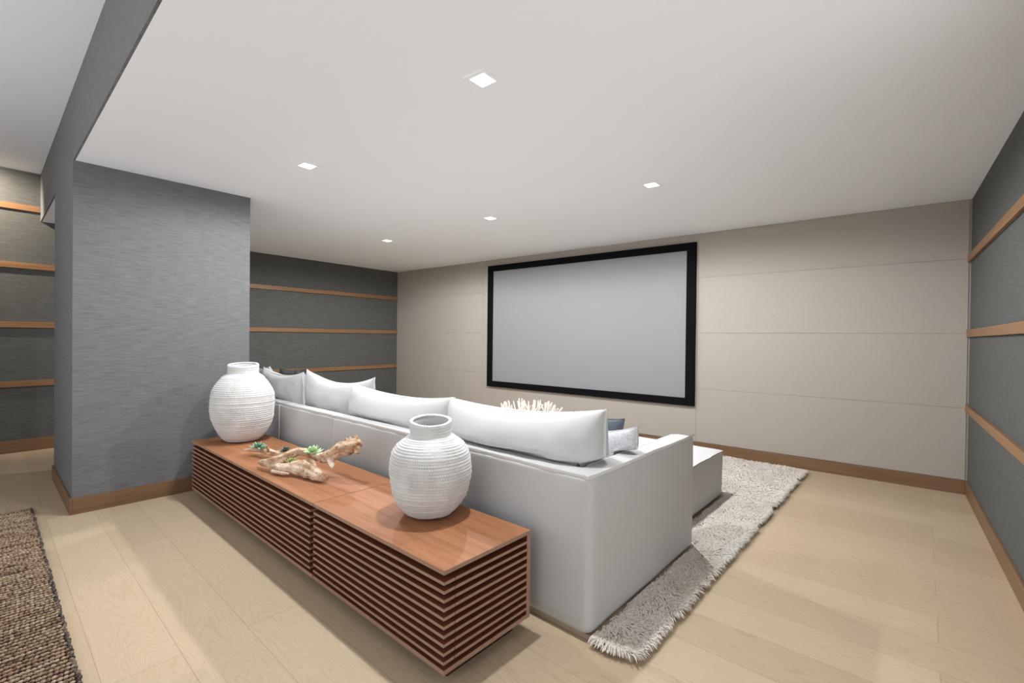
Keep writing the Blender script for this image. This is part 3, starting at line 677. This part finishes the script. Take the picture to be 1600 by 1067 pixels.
# ------------------------------------------------------------------ jute rug (knitted cords)
jx0, jx1, jy0, jy1 = -3.735, -.60, -2.05, -.900
jr = thing('braided_jute_rug', 'brown braided jute rug at the lower left edge', 'rug', ((jx0+jx1)/2, (jy0+jy1)/2, 0))
part('backing', MB().box(jx0+.004, jx1, jy0, jy1-.004, .001, .008), M['jutebase'], jr)
pit = .0300; sp = .0165; ny = int((jy1-jy0)/sp); nr = int((jx1-jx0)/pit)
lat = [(math.cos(a)*math.sin(b_), math.sin(a)*math.sin(b_), math.cos(b_)) for b_ in (.55, 1.3, 2.1) for a in np.linspace(0, 2*math.pi, 6, endpoint=False)]
lat = np.array([(0, 0, 1)]+lat); lf = [(0, 1+j, 1+(j+1) % 6) for j in range(6)]+[(1+6*k+j, 7+6*k+j, 7+6*k+(j+1) % 6, 1+6*k+(j+1) % 6) for k in range(2) for j in range(6)]
jm = MB(); nn = len(lat); JV = []; JF = []; cnt = 0
for i in range(nr):
    off = rng.uniform(0, 1)
    for j in range(ny+1):
        y = jy1-.008-(j+off+rng.uniform(-.12, .12))*sp
        if y < jy0: continue
        x = jx0+(i+.5)*pit+rng.normal(0, .0008)
        a = .28+rng.normal(0, .08)
        q = lat*np.array([.0086, .0112, .0062])*rng.uniform(.92, 1.08)
        q = np.c_[q[:, 0]*math.cos(a)-q[:, 1]*math.sin(a), q[:, 0]*math.sin(a)+q[:, 1]*math.cos(a), q[:, 2]]
        JV.append(q+np.array([x, y, .0115+rng.normal(0, .0006)])); JF.append(cnt*nn); cnt += 1
jm.v = [np.concatenate(JV)]; jm.n = cnt*nn
jm.f = [tuple(k+o_ for k in f_) for o_ in JF for f_ in lf]
part('cords', jm, M['jute'], jr, smooth=180, kind='stuff')
bm_ = MB()
for k in range(int((jx1-jx0)/.021)):
    x = jx0+(k+.5)*.021+rng.normal(0, .002); a = rng.uniform(-.5, .5); q = lat*np.array([.0115, .0085, .0085])
    q = np.c_[q[:, 0]*math.cos(a)-q[:, 1]*math.sin(a), q[:, 0]*math.sin(a)+q[:, 1]*math.cos(a), q[:, 2]]
    bm_.add(q+np.array([x, jy1-.004+rng.normal(0, .0025), .0115]), lf)
part('binding', bm_, M['binding'], jr, 'dark stitched edge', smooth=180)

# ------------------------------------------------------------------ coffee table and twig bowl beyond the sofa
ct = thing('coffee_table', 'low oak coffee table behind the sofa, under the twig bowl', 'table', (-1.60, 2.55, .060))
part('tabletop', MB().box(-2.25, -1.06, 2.15, 2.95, .350, .385), M['table'], ct, bevel=.004)
for sx in (-2.20, -1.17):
    for sy in (2.20, 2.84): part('leg', MB().box(sx, sx+.06, sy, sy+.06, .060, .350), M['table'], ct, bevel=.003)
tw = MB(); rr = np.random.default_rng(5); bc = np.array([-1.585, 2.42, .386])
for k in range(64):
    az = k/64*2*math.pi+rr.uniform(-.05, .05); R1 = rr.uniform(.20, .325); r0 = rr.uniform(.06, .12)
    d = np.array([math.cos(az), math.sin(az), 0]); s = np.array([-math.sin(az), math.cos(az), 0]); sw = rr.uniform(-.07, .07); zt = .350-(R1-.20)*.55+rr.uniform(-.02, .0)
    P0 = bc+d*r0+[0, 0, .012]; P1 = bc+d*(r0+R1)*.55+s*sw*.4+[0, 0, .07]; P2 = bc+d*R1*.9+s*sw+[0, 0, zt*.62]; P3 = bc+d*(R1+rr.uniform(-.01, .03))+s*sw*1.3+[0, 0, zt]
    tube(tw, [(*P0, .010), (*P1, .009), (*P2, .008), (*P3, .006)], 10, 7, k, .15, 20)
    if k % 2 == 0:
        Q = P2; e_ = P2+d*.02+s*rr.choice([-1, 1])*rr.uniform(.035, .07)+[0, 0, zt*.32]
        tube(tw, [(*Q, .007), (*((Q+e_)/2), .006), (*e_, .005)], 6, 6, k, .15, 20)
tube(tw, [(*(bc+[.11*math.cos(a), .11*math.sin(a), .016]), .013) for a in np.linspace(0, 2*math.pi, 14)], 40, 7, 1, .15, 20)
tube(tw, [(*(bc+[.05*math.cos(a), .05*math.sin(a), .014]), .012) for a in np.linspace(0, 2*math.pi, 12)], 30, 7, 2, .15, 20)
solo('twig_bowl', tw, M['twig'], tuple(bc), 'pale twig basket bowl showing above the nearest back cushion', 'bowl', smooth=60)
